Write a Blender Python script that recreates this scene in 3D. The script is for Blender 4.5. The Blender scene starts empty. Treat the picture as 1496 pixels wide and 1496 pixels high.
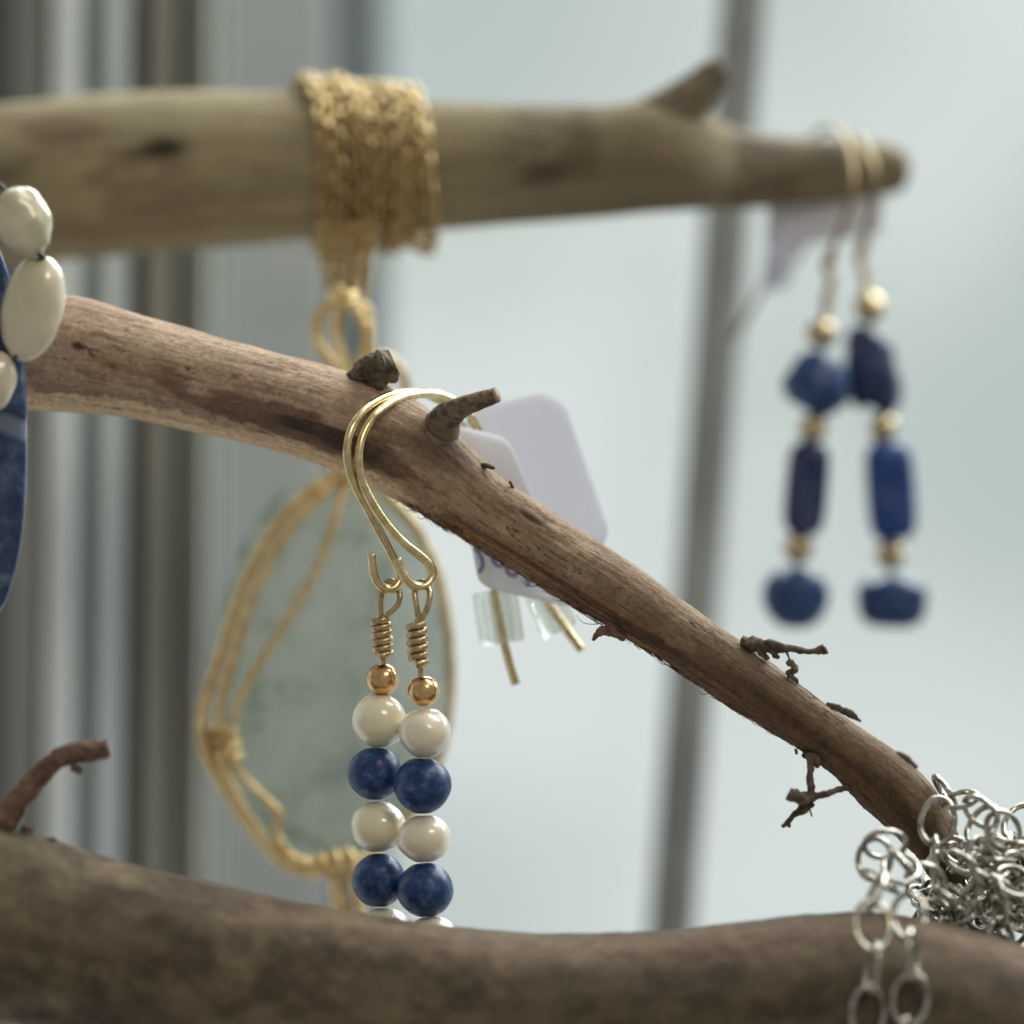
import bpy, math, random
import numpy as np
from mathutils import Matrix, Vector

random.seed(7); RNG = np.random.RandomState(11)
scene = bpy.context.scene

# ------------------------------------------------------------------ camera
D = 0.5                    # metres from the lens to the plane in focus (the beads)
FRAME = 0.115              # metres seen across the frame in that plane
S = FRAME / 1496.0
cam = bpy.data.cameras.new('camera'); camo = bpy.data.objects.new('camera', cam)
scene.collection.objects.link(camo)
camo.location = (0, -D, 0); camo.rotation_euler = (math.radians(90), 0, 0)
cam.sensor_width = 36; cam.lens = 36 * D / FRAME
cam.clip_start = 0.01; cam.clip_end = 100
cam.dof.use_dof = True; cam.dof.focus_distance = D; cam.dof.aperture_fstop = 7.9
cam.dof.aperture_blades = 0
scene.camera = camo

# ------------------------------------------------------------------ light
w = bpy.data.worlds.new('World'); scene.world = w; w.use_nodes = True
bg = w.node_tree.nodes['Background']
bg.inputs['Color'].default_value = (1.0, 0.97, 0.90, 1); bg.inputs['Strength'].default_value = 0.305

def area(name, loc, target, sx, sy, power, color):
    l = bpy.data.lights.new(name, 'AREA'); l.shape = 'RECTANGLE'; l.size = sx; l.size_y = sy
    l.energy = power; l.color = color
    o = bpy.data.objects.new(name, l); scene.collection.objects.link(o)
    o.location = loc
    o.rotation_euler = (Vector(target) - Vector(loc)).to_track_quat('-Z', 'Y').to_euler()
    return o
# daylight falling through the upper part of the shop window, behind the display
area('daylight', (0.38, 0.62, 0.85), (0, 0, 0), 1.5, 1.1, 48.0, (0.97, 1.0, 0.99))
# two panels of a ceiling fitting inside the shop, above and in front, to the right
area('ceiling_lamp_a', (0.44, -1.00, 0.98), (0, 0, 0), 0.20, 0.26, 1.9, (1.0, 0.91, 0.74))
area('ceiling_lamp_b', (0.70, -0.94, 0.98), (0, 0, 0), 0.20, 0.26, 1.9, (1.0, 0.91, 0.74))

vs = scene.view_settings
vs.view_transform = 'Standard'; vs.look = 'None'; vs.exposure = 0.0; vs.gamma = 1.0
vs.use_curve_mapping = False
scene.cycles.max_bounces = 10; scene.cycles.transparent_max_bounces = 16
scene.cycles.use_denoising = True
scene.cycles.sample_clamp_indirect = 4.0

# ------------------------------------------------------------------ helpers
def P(x, y, d=0.0):
    """point seen at pixel x, y of the 1496 px photograph, d mm behind the plane in focus"""
    d *= 0.001; k = S * (D + d) / D
    return np.array([(x - 748) * k, d, (748 - y) * k])
def L(px, d=0.0): return px * S * (D + d * 0.001) / D

def hash3(i, j, k, seed):
    n = (i * 73856093) ^ (j * 19349663) ^ (k * 83492791) ^ (seed * 2654435)
    n = (n ^ (n >> 13)) * 1274126177 & 0x7fffffff
    n = (n ^ (n >> 16)) * 668265263 & 0x7fffffff
    return (n & 0xffffff) / float(0xffffff) * 2 - 1
def noise(p, seed=0):
    p = np.asarray(p, dtype=np.float64); f = np.floor(p); t = p - f; i = f.astype(np.int64)
    t = t * t * t * (t * (t * 6 - 15) + 10)
    r = 0
    for a in (0, 1):
        wa = t[..., 0] if a else 1 - t[..., 0]
        for b in (0, 1):
            wb = t[..., 1] if b else 1 - t[..., 1]
            for c in (0, 1):
                wc = t[..., 2] if c else 1 - t[..., 2]
                r = r + wa * wb * wc * hash3(i[..., 0] + a, i[..., 1] + b, i[..., 2] + c, seed)
    return r
def fbm(p, octs=4, seed=0, gain=0.5):
    r = 0; amp = 1; tot = 0
    for o in range(octs):
        r = r + amp * noise(np.asarray(p) * (2 ** o) + 17.3 * o, seed + o); tot += amp; amp *= gain
    return r / tot * 1.6
def ss(a, b, x):
    t = np.clip((x - a) / (b - a), 0, 1); return t * t * (3 - 2 * t)
def mix(a, b, m):
    m = np.clip(m, 0, 1)[..., None]; return a * (1 - m) + b * m
def C3(*c): return np.array(c, dtype=float)

def spline(pts, n, closed=False):
    """Catmull-Rom through pts (any columns), n samples even in chord length"""
    p = np.asarray(pts, dtype=float)
    q = np.vstack([p[-1:], p, p[:2]]) if closed else np.vstack([2 * p[0] - p[1], p, 2 * p[-1] - p[-2]])
    out = []
    m = 24
    for i in range(len(q) - 3):
        a, b, c, d = q[i:i + 4]
        t = np.linspace(0, 1, m, endpoint=False)[:, None]
        out.append(0.5 * (2 * b + (c - a) * t + (2 * a - 5 * b + 4 * c - d) * t * t + (3 * b - a - 3 * c + d) * t ** 3))
    out = np.vstack(out + ([q[1:2]] if closed else [q[-2:-1]]))
    g = np.concatenate([[0], np.cumsum(np.linalg.norm(np.diff(out[:, :3], axis=0), axis=1))])
    s = np.linspace(0, g[-1], n + 1)[:-1] if closed else np.linspace(0, g[-1], n)
    return np.stack([np.interp(s, g, out[:, k]) for k in range(out.shape[1])], 1)

col = scene.collection
def new_obj(name, me, root=None, parent=None):
    o = bpy.data.objects.new(name, me); col.objects.link(o)
    if root is not None or parent is not None: o.parent = parent or root
    return o
def build(name, v, f, mat, root=None, parent=None, smooth=True, uv=None, vc=None):
    """one mesh object from world-space vertices; root is the thing's Empty"""
    v = np.asarray(v, dtype=float)
    if root is not None: v = v - np.array(root.location)
    me = bpy.data.meshes.new(name); me.from_pydata(v.tolist(), [], f if isinstance(f, list) else f.tolist())
    if smooth: me.polygons.foreach_set('use_smooth', [True] * len(me.polygons))
    if vc is not None:
        at = me.color_attributes.new('Col', 'FLOAT_COLOR', 'POINT')
        a = np.ones((len(v), 4)); a[:, :3] = vc; at.data.foreach_set('color', a.ravel())
    if uv is not None:
        at = me.attributes.new('along', 'FLOAT_VECTOR', 'POINT'); at.data.foreach_set('vector', np.asarray(uv).ravel())
    me.materials.append(mat); me.update()
    return new_obj(name, me, root, parent)
def thing(name, loc, label, cat, group=None):
    o = bpy.data.objects.new(name, None); col.objects.link(o); o.location = tuple(loc); o.empty_display_size = 0.005
    o['label'] = label; o['category'] = cat
    if group: o['group'] = group
    return o
def tag(o, label, cat, group=None):
    o['label'] = label; o['category'] = cat
    if group: o['group'] = group
    return o

def frames(c, ref=None, closed=False):
    c = np.asarray(c)
    t = (np.roll(c, -1, 0) - np.roll(c, 1, 0)) if closed else np.gradient(c, axis=0)
    t /= np.linalg.norm(t, axis=1)[:, None] + 1e-12
    if ref is not None:
        a = np.asarray(ref)[None] - (t @ np.asarray(ref))[:, None] * t
        a /= np.linalg.norm(a, axis=1)[:, None]
    else:
        a = np.zeros_like(t); r = np.array([0, 0, 1.0]) if abs(t[0, 2]) < 0.8 else np.array([0, 1.0, 0])
        x = r - t[0] * (r @ t[0]); a[0] = x / np.linalg.norm(x)
        for i in range(1, len(t)):
            x = a[i - 1] - t[i] * (a[i - 1] @ t[i]); a[i] = x / np.linalg.norm(x)
    return t, a, np.cross(t, a)
def ring_faces(n, m, closed=False, caps=True):
    idx = np.arange(n * m).reshape(n, m)
    lo = idx if closed else idx[:-1]
    hi = np.roll(idx, -1, 0) if closed else idx[1:]
    f = np.stack([lo, np.roll(lo, -1, 1), np.roll(hi, -1, 1), hi], -1).reshape(-1, 4).tolist()
    if caps and not closed: f.append(idx[0, ::-1].tolist()); f.append(idx[-1].tolist())
    return f
def tube_data(c, r, m=12, closed=False, flat=1.0, ref=None):
    c = np.asarray(c); n = len(c); r = np.broadcast_to(np.asarray(r, dtype=float), (n,))
    t, a, b = frames(c, ref, closed)
    th = np.linspace(0, 2 * np.pi, m, endpoint=False)
    v = c[:, None] + r[:, None, None] * (np.cos(th)[None, :, None] * a[:, None] + flat * np.sin(th)[None, :, None] * b[:, None])
    return v.reshape(-1, 3), ring_faces(n, m, closed)
def wire(name, px, rpx, mat, root=None, parent=None, n=90, m=14, closed=False, rough=0, d0=0):
    """round wire through (x, y, d) picture points, radius in px at its depth"""
    q = np.asarray(px, dtype=float)
    c = spline(np.array([P(*p) for p in q]), n, closed)
    r = L(rpx, q[:, 2].mean())
    rr = np.full(len(c), r)
    if rough: rr = rr * (1 + rough * noise(c * 2500, 3))
    v, f = tube_data(c, rr, m, closed)
    return build(name, v, f, mat, root, parent)
def join(parts):
    V = []; F = []; k = 0
    for v, f in parts:
        V.append(np.asarray(v)); F += [[i + k for i in q] for q in f]; k += len(v)
    return np.vstack(V), F
def sphere_data(nu=40, nv=26):
    th = np.linspace(0, 2 * np.pi, nu, endpoint=False); ph = np.linspace(0.06, np.pi - 0.06, nv)
    v = np.stack([np.sin(ph)[:, None] * np.cos(th), np.sin(ph)[:, None] * np.sin(th), np.repeat(np.cos(ph)[:, None], nu, 1)], -1)
    return v.reshape(-1, 3), ring_faces(nv, nu)
def bead(name, x, y, d, rx, ry, mat, root=None, parent=None, tilt=0, lump=0.0, seed=0, depth=None, power=None, dimple=0.0, nu=48, nv=32):
    v, f = sphere_data(nu, nv)
    if power:                                        # squarer or more pointed profile
        v = np.sign(v) * np.abs(v) ** power
    if lump: v = v * (1 + lump * fbm(v * 1.3 + seed * 7.1, 2, seed))[:, None]
    if dimple:                                       # drill hole funnels at both ends
        rr = np.hypot(v[:, 0], v[:, 1]); v[:, 2] *= 1 - dimple * np.exp(-(rr / 0.22) ** 2)
    v = v * np.array([L(rx, d), L(depth or rx, d), L(ry, d)])
    a = math.radians(tilt); v = v @ np.array(Matrix.Rotation(a, 3, 'Y')).T
    return build(name, v + P(x, y, d), f, mat, root, parent)
def box_data(x0, x1, y0, y1, z0, z1, bev=0.0):
    v = [(x, y, z) for x in (x0, x1) for y in (y0, y1) for z in (z0, z1)]
    return v, [[0, 1, 3, 2], [4, 6, 7, 5], [0, 4, 5, 1], [2, 3, 7, 6], [0, 2, 6, 4], [1, 5, 7, 3]]

# ------------------------------------------------------------------ materials
def mat_base(name):
    m = bpy.data.materials.new(name); m.use_nodes = True
    nt = m.node_tree; b = nt.nodes['Principled BSDF']
    return m, nt, b
def N(nt, typ, **kw):
    n = nt.nodes.new(typ)
    for k, v in kw.items(): setattr(n, k, v)
    return n
def noise_node(nt, scale, detail=4, rough=0.55, vec=None):
    n = N(nt, 'ShaderNodeTexNoise'); n.inputs['Scale'].default_value = scale
    n.inputs['Detail'].default_value = detail; n.inputs['Roughness'].default_value = rough
    if vec is not None: nt.links.new(vec, n.inputs['Vector'])
    return n
def ramp(nt, fac, stops):
    r = N(nt, 'ShaderNodeValToRGB'); nt.links.new(fac, r.inputs['Fac'])
    e = r.color_ramp.elements
    e[0].position, e[0].color = stops[0][0], (*stops[0][1], 1); e[1].position, e[1].color = stops[-1][0], (*stops[-1][1], 1)
    for p, c in stops[1:-1]:
        k = e.new(p); k.color = (*c, 1)
    return r
def bump(nt, b, height, strength, dist):
    n = N(nt, 'ShaderNodeBump'); n.inputs['Strength'].default_value = strength; n.inputs['Distance'].default_value = dist
    nt.links.new(height, n.inputs['Height']); nt.links.new(n.outputs['Normal'], b.inputs['Normal']); return n

def wood_material(name, rough=0.8, grain=1.0):
    m, nt, b = mat_base(name)
    at = N(nt, 'ShaderNodeAttribute'); at.attribute_name = 'Col'
    al = N(nt, 'ShaderNodeAttribute'); al.attribute_name = 'along'      # mm along, mm across (two axes)
    mp = N(nt, 'ShaderNodeMapping'); mp.inputs['Scale'].default_value = (0.7, 1.3, 1.3)
    nt.links.new(al.outputs['Vector'], mp.inputs['Vector'])
    g = noise_node(nt, 1.6, 6, 0.65, mp.outputs['Vector'])
    fine = noise_node(nt, 3.5, 5, 0.7, al.outputs['Vector'])
    add = N(nt, 'ShaderNodeMath', operation='ADD'); nt.links.new(g.outputs['Fac'], add.inputs[0]); nt.links.new(fine.outputs['Fac'], add.inputs[1])
    r = ramp(nt, add.outputs[0], [(0.70, (0.62, 0.60, 0.58)), (1.0, (1, 1, 1))])
    mr = N(nt, 'ShaderNodeMapRange'); mr.inputs['From Min'].default_value = 0.75; mr.inputs['From Max'].default_value = 1.25
    mr.inputs['To Min'].default_value = 1 - 0.26 * grain; mr.inputs['To Max'].default_value = 1 + 0.22 * grain
    nt.links.new(add.outputs[0], mr.inputs['Value'])
    mul = N(nt, 'ShaderNodeVectorMath', operation='SCALE'); nt.links.new(at.outputs['Color'], mul.inputs[0]); nt.links.new(mr.outputs['Result'], mul.inputs['Scale'])
    nt.links.new(mul.outputs[0], b.inputs['Base Color'])
    b.inputs['Roughness'].default_value = rough; b.inputs['Specular IOR Level'].default_value = 0.3
    nt.nodes.remove(r)
    bump(nt, b, add.outputs[0], 0.40, 0.00020)
    return m
WOOD = wood_material('weathered_wood')
WOODSOFT = wood_material('driftwood', 0.85, 0.8)

def bark_material(name, c1, c2, scale=900):
    m, nt, b = mat_base(name)
    tc = N(nt, 'ShaderNodeTexCoord')
    n = noise_node(nt, scale, 5, 0.65, tc.outputs['Object'])
    r = ramp(nt, n.outputs['Fac'], [(0.35, c1), (0.65, c2)])
    nt.links.new(r.outputs['Color'], b.inputs['Base Color']); b.inputs['Roughness'].default_value = 0.85
    bump(nt, b, n.outputs['Fac'], 0.4, 0.00025)
    return m
BARK = bark_material('twig_bark', (0.05, 0.035, 0.026), (0.17, 0.125, 0.085))
BARKRED = bark_material('red_bark', (0.07, 0.04, 0.03), (0.22, 0.13, 0.085))
BARKTAN = bark_material('grey_bark', (0.07, 0.055, 0.035), (0.24, 0.19, 0.12))
TWIGWOOD = bark_material('twig_wood', (0.12, 0.082, 0.055), (0.27, 0.195, 0.13), 700)
FIBRE = bark_material('bark_fibre', (0.05, 0.032, 0.022), (0.15, 0.09, 0.055), 300)

def metal(name, color, rough, tarnish=None, scale=700, bumpy=0.0):
    m, nt, b = mat_base(name)
    b.inputs['Metallic'].default_value = 1.0; b.inputs['Roughness'].default_value = rough
    tc = N(nt, 'ShaderNodeTexCoord')
    n = noise_node(nt, scale, 4, 0.6, tc.outputs['Object'])
    t = tarnish or tuple(c * 0.7 for c in color)
    r = ramp(nt, n.outputs['Fac'], [(0.38, t), (0.6, color)])
    nt.links.new(r.outputs['Color'], b.inputs['Base Color'])
    mr = N(nt, 'ShaderNodeMapRange'); mr.inputs['To Min'].default_value = rough * 0.7; mr.inputs['To Max'].default_value = rough * 1.5
    nt.links.new(n.outputs['Fac'], mr.inputs['Value']); nt.links.new(mr.outputs['Result'], b.inputs['Roughness'])
    if bumpy: bump(nt, b, n.outputs['Fac'], bumpy, 0.0002)
    return m
GOLD = metal('gold_wire_metal', (0.78, 0.66, 0.38), 0.24, (0.60, 0.47, 0.24))
DULLBRASS = metal('dull_brass_metal', (0.40, 0.32, 0.20), 0.5, (0.30, 0.23, 0.13), 900)
BRASS = metal('brass_wire_metal', (0.62, 0.50, 0.30), 0.33, (0.42, 0.31, 0.17), 1200)
COPPER = metal('rose_gold_metal', (0.80, 0.55, 0.28), 0.20, (0.56, 0.32, 0.14), 450, 0.25)
GOLDBEAD = metal('gold_bead_metal', (0.66, 0.53, 0.31), 0.32)
GOLDCHAIN = metal('gold_chain_metal', (0.68, 0.52, 0.26), 0.20, (0.38, 0.26, 0.12), 400)
SILVER = metal('silver_metal', (0.56, 0.54, 0.48), 0.07, (0.26, 0.235, 0.18), 500)
DARKWIRE, _nt, _b = mat_base('dark_beading_wire'); _b.inputs['Base Color'].default_value = (0.02, 0.02, 0.035, 1); _b.inputs['Roughness'].default_value = 0.4

def pearl_material(name, c1, c2):
    m, nt, b = mat_base(name)
    tc = N(nt, 'ShaderNodeTexCoord')
    n = noise_node(nt, 160, 3, 0.5, tc.outputs['Object'])
    r = ramp(nt, n.outputs['Fac'], [(0.35, c1), (0.65, c2)])
    lw = N(nt, 'ShaderNodeLayerWeight'); lw.inputs['Blend'].default_value = 0.35
    nt.links.new(r.outputs['Color'], b.inputs['Base Color'])
    b.inputs['Roughness'].default_value = 0.40; b.inputs['Specular IOR Level'].default_value = 1.0; b.inputs['Sheen Weight'].default_value = 0.25
    b.inputs['Coat Weight'].default_value = 1.0; b.inputs['Coat Roughness'].default_value = 0.19; b.inputs['Coat IOR'].default_value = 1.85
    b.inputs['Subsurface Weight'].default_value = 0.65; b.inputs['Subsurface Scale'].default_value = 0.0012
    b.inputs['Subsurface Radius'].default_value = (1.0, 0.9, 0.60)
    nt.nodes.remove(lw)
    n2 = noise_node(nt, 900, 3, 0.5, tc.outputs['Object']); bump(nt, b, n2.outputs['Fac'], 0.12, 0.0001)
    return m
PEARL = pearl_material('cream_pearl', (0.88, 0.80, 0.55), (0.92, 0.86, 0.66))
PEARLPINK = pearl_material('rosy_pearl', (0.86, 0.77, 0.60), (0.90, 0.83, 0.68))
PEARLBIG = pearl_material('freshwater_pearl', (0.52, 0.475, 0.29), (0.68, 0.59, 0.43))

def lapis_material(name, c1, c2, speck, scale=420, rough=0.32, vein=False):
    m, nt, b = mat_base(name)
    tc = N(nt, 'ShaderNodeTexCoord')
    n = noise_node(nt, scale, 6, 0.65, tc.outputs['Object'])
    r = ramp(nt, n.outputs['Fac'], [(0.40, c1), (0.52, c2), (0.68, speck)])
    out = r.outputs['Color']
    n2 = noise_node(nt, scale * 6, 2, 0.5, tc.outputs['Object'])
    r2 = ramp(nt, n2.outputs['Fac'], [(0.70, (0, 0, 0)), (0.78, (1, 1, 1))])
    mx = N(nt, 'ShaderNodeMix', data_type='RGBA'); nt.links.new(r2.outputs['Color'], mx.inputs['Factor'])
    nt.links.new(out, mx.inputs['A']); mx.inputs['B'].default_value = (*speck, 1); out = mx.outputs['Result']
    if vein:                                          # thin pale calcite veins
        wv = N(nt, 'ShaderNodeTexWave'); wv.bands_direction = 'Z'; wv.inputs['Scale'].default_value = 13
        wv.inputs['Distortion'].default_value = 5; wv.inputs['Detail'].default_value = 3; wv.inputs['Detail Scale'].default_value = 1.5
        wv.inputs['Phase Offset'].default_value = 2.2
        nt.links.new(tc.outputs['Object'], wv.inputs['Vector'])
        r3 = ramp(nt, wv.outputs['Fac'], [(0.965, (0, 0, 0)), (0.995, (0.7, 0.7, 0.7))])
        m2 = N(nt, 'ShaderNodeMix', data_type='RGBA'); nt.links.new(r3.outputs['Color'], m2.inputs['Factor'])
        nt.links.new(out, m2.inputs['A']); m2.inputs['B'].default_value = (0.20, 0.24, 0.32, 1); out = m2.outputs['Result']
    nt.links.new(out, b.inputs['Base Color'])
    b.inputs['Roughness'].default_value = rough; b.inputs['Specular IOR Level'].default_value = 0.36
    bump(nt, b, n2.outputs['Fac'], 0.15, 0.0001)
    return m
LAPIS = lapis_material('lapis_bead_stone', (0.010, 0.034, 0.115), (0.020, 0.060, 0.185), (0.10, 0.155, 0.28), 800, 0.33)
LAPISDARK = lapis_material('dark_lapis_stone', (0.012, 0.024, 0.075), (0.026, 0.045, 0.125), (0.08, 0.10, 0.17), 300, 0.4)
LAPISBRIGHT = lapis_material('bright_lapis_stone', (0.012, 0.035, 0.16), (0.020, 0.065, 0.26), (0.06, 0.10, 0.25), 250, 0.4)
SODALITE = lapis_material('veined_blue_stone', (0.016, 0.032, 0.085), (0.036, 0.062, 0.135), (0.12, 0.16, 0.24), 260, 0.22, True)

def plain(name, c, rough=0.6, noise_amt=0.12, scale=60, metallic=0, spec=0.4):
    m, nt, b = mat_base(name)
    tc = N(nt, 'ShaderNodeTexCoord'); n = noise_node(nt, scale, 4, 0.6, tc.outputs['Object'])
    r = ramp(nt, n.outputs['Fac'], [(0.3, tuple(x * (1 - noise_amt) for x in c)), (0.7, tuple(min(1, x * (1 + noise_amt)) for x in c))])
    nt.links.new(r.outputs['Color'], b.inputs['Base Color'])
    b.inputs['Roughness'].default_value = rough; b.inputs['Metallic'].default_value = metallic; b.inputs['Specular IOR Level'].default_value = spec
    return m
def card_material(name, c, trans):
    m, nt, b = mat_base(name)
    tc = N(nt, 'ShaderNodeTexCoord'); n = noise_node(nt, 2500, 5, 0.7, tc.outputs['Object'])
    r = ramp(nt, n.outputs['Fac'], [(0.3, tuple(x * 0.96 for x in c)), (0.7, c)])
    nt.links.new(r.outputs['Color'], b.inputs['Base Color']); b.inputs['Roughness'].default_value = 0.7
    b.inputs['Specular IOR Level'].default_value = 0.25
    tr = N(nt, 'ShaderNodeBsdfTranslucent'); nt.links.new(r.outputs['Color'], tr.inputs['Color'])
    mx = N(nt, 'ShaderNodeMixShader'); mx.inputs['Fac'].default_value = trans
    nt.links.new(b.outputs[0], mx.inputs[1]); nt.links.new(tr.outputs[0], mx.inputs[2])
    nt.links.new(mx.outputs[0], nt.nodes['Material Output'].inputs['Surface'])
    bump(nt, b, n.outputs['Fac'], 0.15, 0.0001)
    return m
CARD = card_material('white_card', (0.86, 0.87, 0.93), 0.44)
CARDTHIN = card_material('white_paper', (0.90, 0.90, 0.94), 0.55)
CARDREAR = card_material('shaded_rear_card', (0.74, 0.735, 0.79), 0.22)  # white card toned down for the shade under the rear branch
INK = plain('violet_ink', (0.36, 0.33, 0.60), 0.5)

CLEAR = bpy.data.materials.new('clear_silicone'); CLEAR.use_nodes = True; nt = CLEAR.node_tree
b = nt.nodes['Principled BSDF']; b.inputs['Base Color'].default_value = (1.0, 1.0, 0.97, 1); b.inputs['Roughness'].default_value = 0.12
b.inputs['Transmission Weight'].default_value = 0.85; b.inputs['IOR'].default_value = 1.25
tr = N(nt, 'ShaderNodeBsdfTransparent'); tr.inputs['Color'].default_value = (0.96, 0.98, 0.96, 1)
mx = N(nt, 'ShaderNodeMixShader'); mx.inputs['Fac'].default_value = 0.55
nt.links.new(b.outputs[0], mx.inputs[1]); nt.links.new(tr.outputs[0], mx.inputs[2])
nt.links.new(mx.outputs[0], nt.nodes['Material Output'].inputs['Surface'])

def seaglass_material():
    m, nt, b = mat_base('sea_glass')
    tc = N(nt, 'ShaderNodeTexCoord')
    n = noise_node(nt, 130, 6, 0.7, tc.outputs['Object'])
    r = ramp(nt, n.outputs['Fac'], [(0.38, (0.20, 0.27, 0.21)), (0.47, (0.48, 0.51, 0.47)), (0.7, (0.60, 0.62, 0.59))])
    nt.links.new(r.outputs['Color'], b.inputs['Base Color']); b.inputs['Roughness'].default_value = 0.55
    tr = N(nt, 'ShaderNodeBsdfTranslucent'); nt.links.new(r.outputs['Color'], tr.inputs['Color'])
    mx = N(nt, 'ShaderNodeMixShader'); mx.inputs['Fac'].default_value = 0.35
    nt.links.new(b.outputs[0], mx.inputs[1]); nt.links.new(tr.outputs[0], mx.inputs[2])
    tp = N(nt, 'ShaderNodeBsdfTransparent'); tp.inputs['Color'].default_value = (0.86, 0.88, 0.85, 1)
    m2 = N(nt, 'ShaderNodeMixShader'); m2.inputs['Fac'].default_value = 0.40
    nt.links.new(mx.outputs[0], m2.inputs[1]); nt.links.new(tp.outputs[0], m2.inputs[2])
    nt.links.new(m2.outputs[0], nt.nodes['Material Output'].inputs['Surface'])
    return m
SEAGLASS = seaglass_material()
CORD = metal('gold_cord_metallic', (0.90, 0.74, 0.42), 0.38, (0.70, 0.50, 0.24), 500, 0.2)

# ------------------------------------------------------------------ setting: sky, wall outside, window
SKYOFF = (0.4, 0.0, 0.0)
def emission(name, c, strength):
    m = bpy.data.materials.new(name); m.use_nodes = True; nt = m.node_tree
    nt.nodes.remove(nt.nodes['Principled BSDF'])
    e = N(nt, 'ShaderNodeEmission'); e.inputs['Strength'].default_value = strength
    tc = N(nt, 'ShaderNodeTexCoord')
    mp = N(nt, 'ShaderNodeMapping'); mp.inputs['Location'].default_value = SKYOFF; nt.links.new(tc.outputs['Object'], mp.inputs['Vector'])
    n = noise_node(nt, 1.25, 2, 0.5, mp.outputs['Vector'])                # soft cloud cover
    r = ramp(nt, n.outputs['Fac'], [(0.36, (0.545, 0.61, 0.60)), (0.46, (0.645, 0.695, 0.675)), (0.58, c)])
    nt.links.new(r.outputs['Color'], e.inputs['Color'])
    nt.links.new(e.outputs[0], nt.nodes['Material Output'].inputs['Surface'])
    return m
v = []; nu, nv = 48, 24
for j in range(nv + 1):
    el = math.radians(-80 + 160 * j / nv)
    for i in range(nu + 1):
        a = math.pi * i / nu
        v.append((6 * math.cos(el) * math.cos(a), 0.4 + 6 * math.cos(el) * math.sin(a), 6 * math.sin(el)))
f = [[j * (nu + 1) + i, j * (nu + 1) + i + 1, (j + 1) * (nu + 1) + i + 1, (j + 1) * (nu + 1) + i] for j in range(nv) for i in range(nu)]
sky = build('sky', v, f, emission('overcast_sky', (0.79, 0.83, 0.815), 1.0)); sky['kind'] = 'structure'

def at_x(px, d): return P(px, 748, d)[0]
wallm = plain('grey_render', (0.29, 0.295, 0.29), 0.9, 0.06, 8)
wv, wf = box_data(at_x(60, 900), at_x(520, 900), 0.90, 0.98, -2.0, 2.0)
wall = build('outside_wall', wv, wf, wallm, smooth=False); wall['kind'] = 'structure'

win = thing('window', (at_x(160, 90), 0.09, -0.6), 'grey painted window jamb of stepped upright mouldings with glass', 'window'); win['kind'] = 'structure'
def upright(name, x0, x1, d, depth, color, lean=-0.011, rough=0.5, bev=1.2, root=None, h=0.6, zs=(-0.6, 0.6)):
    """bevelled upright moulding between picture columns x0 and x1 (at mid height), front face d mm behind focus"""
    X0, X1 = at_x(x0, d), at_x(x1, d); y0 = d * 0.001; y1 = (d + depth) * 0.001; b = min(bev * 0.001, (X1 - X0) * 0.3)
    prof = [(X0, y1), (X0, y0 + b)] + [(X0 + b - b * math.cos(t), y0 + b - b * math.sin(t)) for t in (0.5, 1.0)] + [(X0 + b, y0), (X1 - b, y0)] + \
           [(X1 - b + b * math.sin(t), y0 + b - b * math.cos(t)) for t in (0.5, 1.0)] + [(X1, y0 + b), (X1, y1)]
    m = len(prof); v = []
    for z in zs: v += [(x + z * -lean, y, z) for x, y in prof]
    f = [[i, (i + 1) % m, m + (i + 1) % m, m + i] for i in range(m)] + [list(range(m))[::-1], list(range(m, 2 * m))]
    return build(name, v, f, plain(name + '_paint', color, rough, 0.30 if 'post' in name else 0.10, 22), root, smooth=False)
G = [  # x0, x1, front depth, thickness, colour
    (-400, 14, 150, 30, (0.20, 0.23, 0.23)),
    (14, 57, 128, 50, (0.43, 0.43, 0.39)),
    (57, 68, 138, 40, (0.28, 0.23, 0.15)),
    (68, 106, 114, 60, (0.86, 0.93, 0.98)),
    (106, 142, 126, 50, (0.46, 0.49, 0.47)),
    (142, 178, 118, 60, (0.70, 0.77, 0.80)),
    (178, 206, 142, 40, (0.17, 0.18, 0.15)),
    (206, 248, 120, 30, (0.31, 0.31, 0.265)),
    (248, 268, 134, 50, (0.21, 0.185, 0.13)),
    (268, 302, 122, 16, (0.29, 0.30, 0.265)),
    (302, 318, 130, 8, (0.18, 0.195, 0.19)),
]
for g in G: upright('moulding', g[0], g[1], g[2], g[3], g[4], root=win)
# the glass of the window, to the right of the jamb
GLASS = bpy.data.materials.new('window_glass'); GLASS.use_nodes = True; nt = GLASS.node_tree
nt.nodes.remove(nt.nodes['Principled BSDF'])
tr = N(nt, 'ShaderNodeBsdfTransparent'); tr.inputs['Color'].default_value = (0.965, 0.985, 0.98, 1)
gl = N(nt, 'ShaderNodeBsdfGlossy'); gl.inputs['Roughness'].default_value = 0.03
mx = N(nt, 'ShaderNodeMixShader'); mx.inputs['Fac'].default_value = 0.05
nt.links.new(tr.outputs[0], mx.inputs[1]); nt.links.new(gl.outputs[0], mx.inputs[2])
nt.links.new(mx.outputs[0], nt.nodes['Material Output'].inputs['Surface'])
gv, gf = box_data(at_x(316, 165), 0.9, 0.165, 0.169, -0.6, 0.6)
build('glass_pane', gv, gf, GLASS, win, smooth=False)

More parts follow.
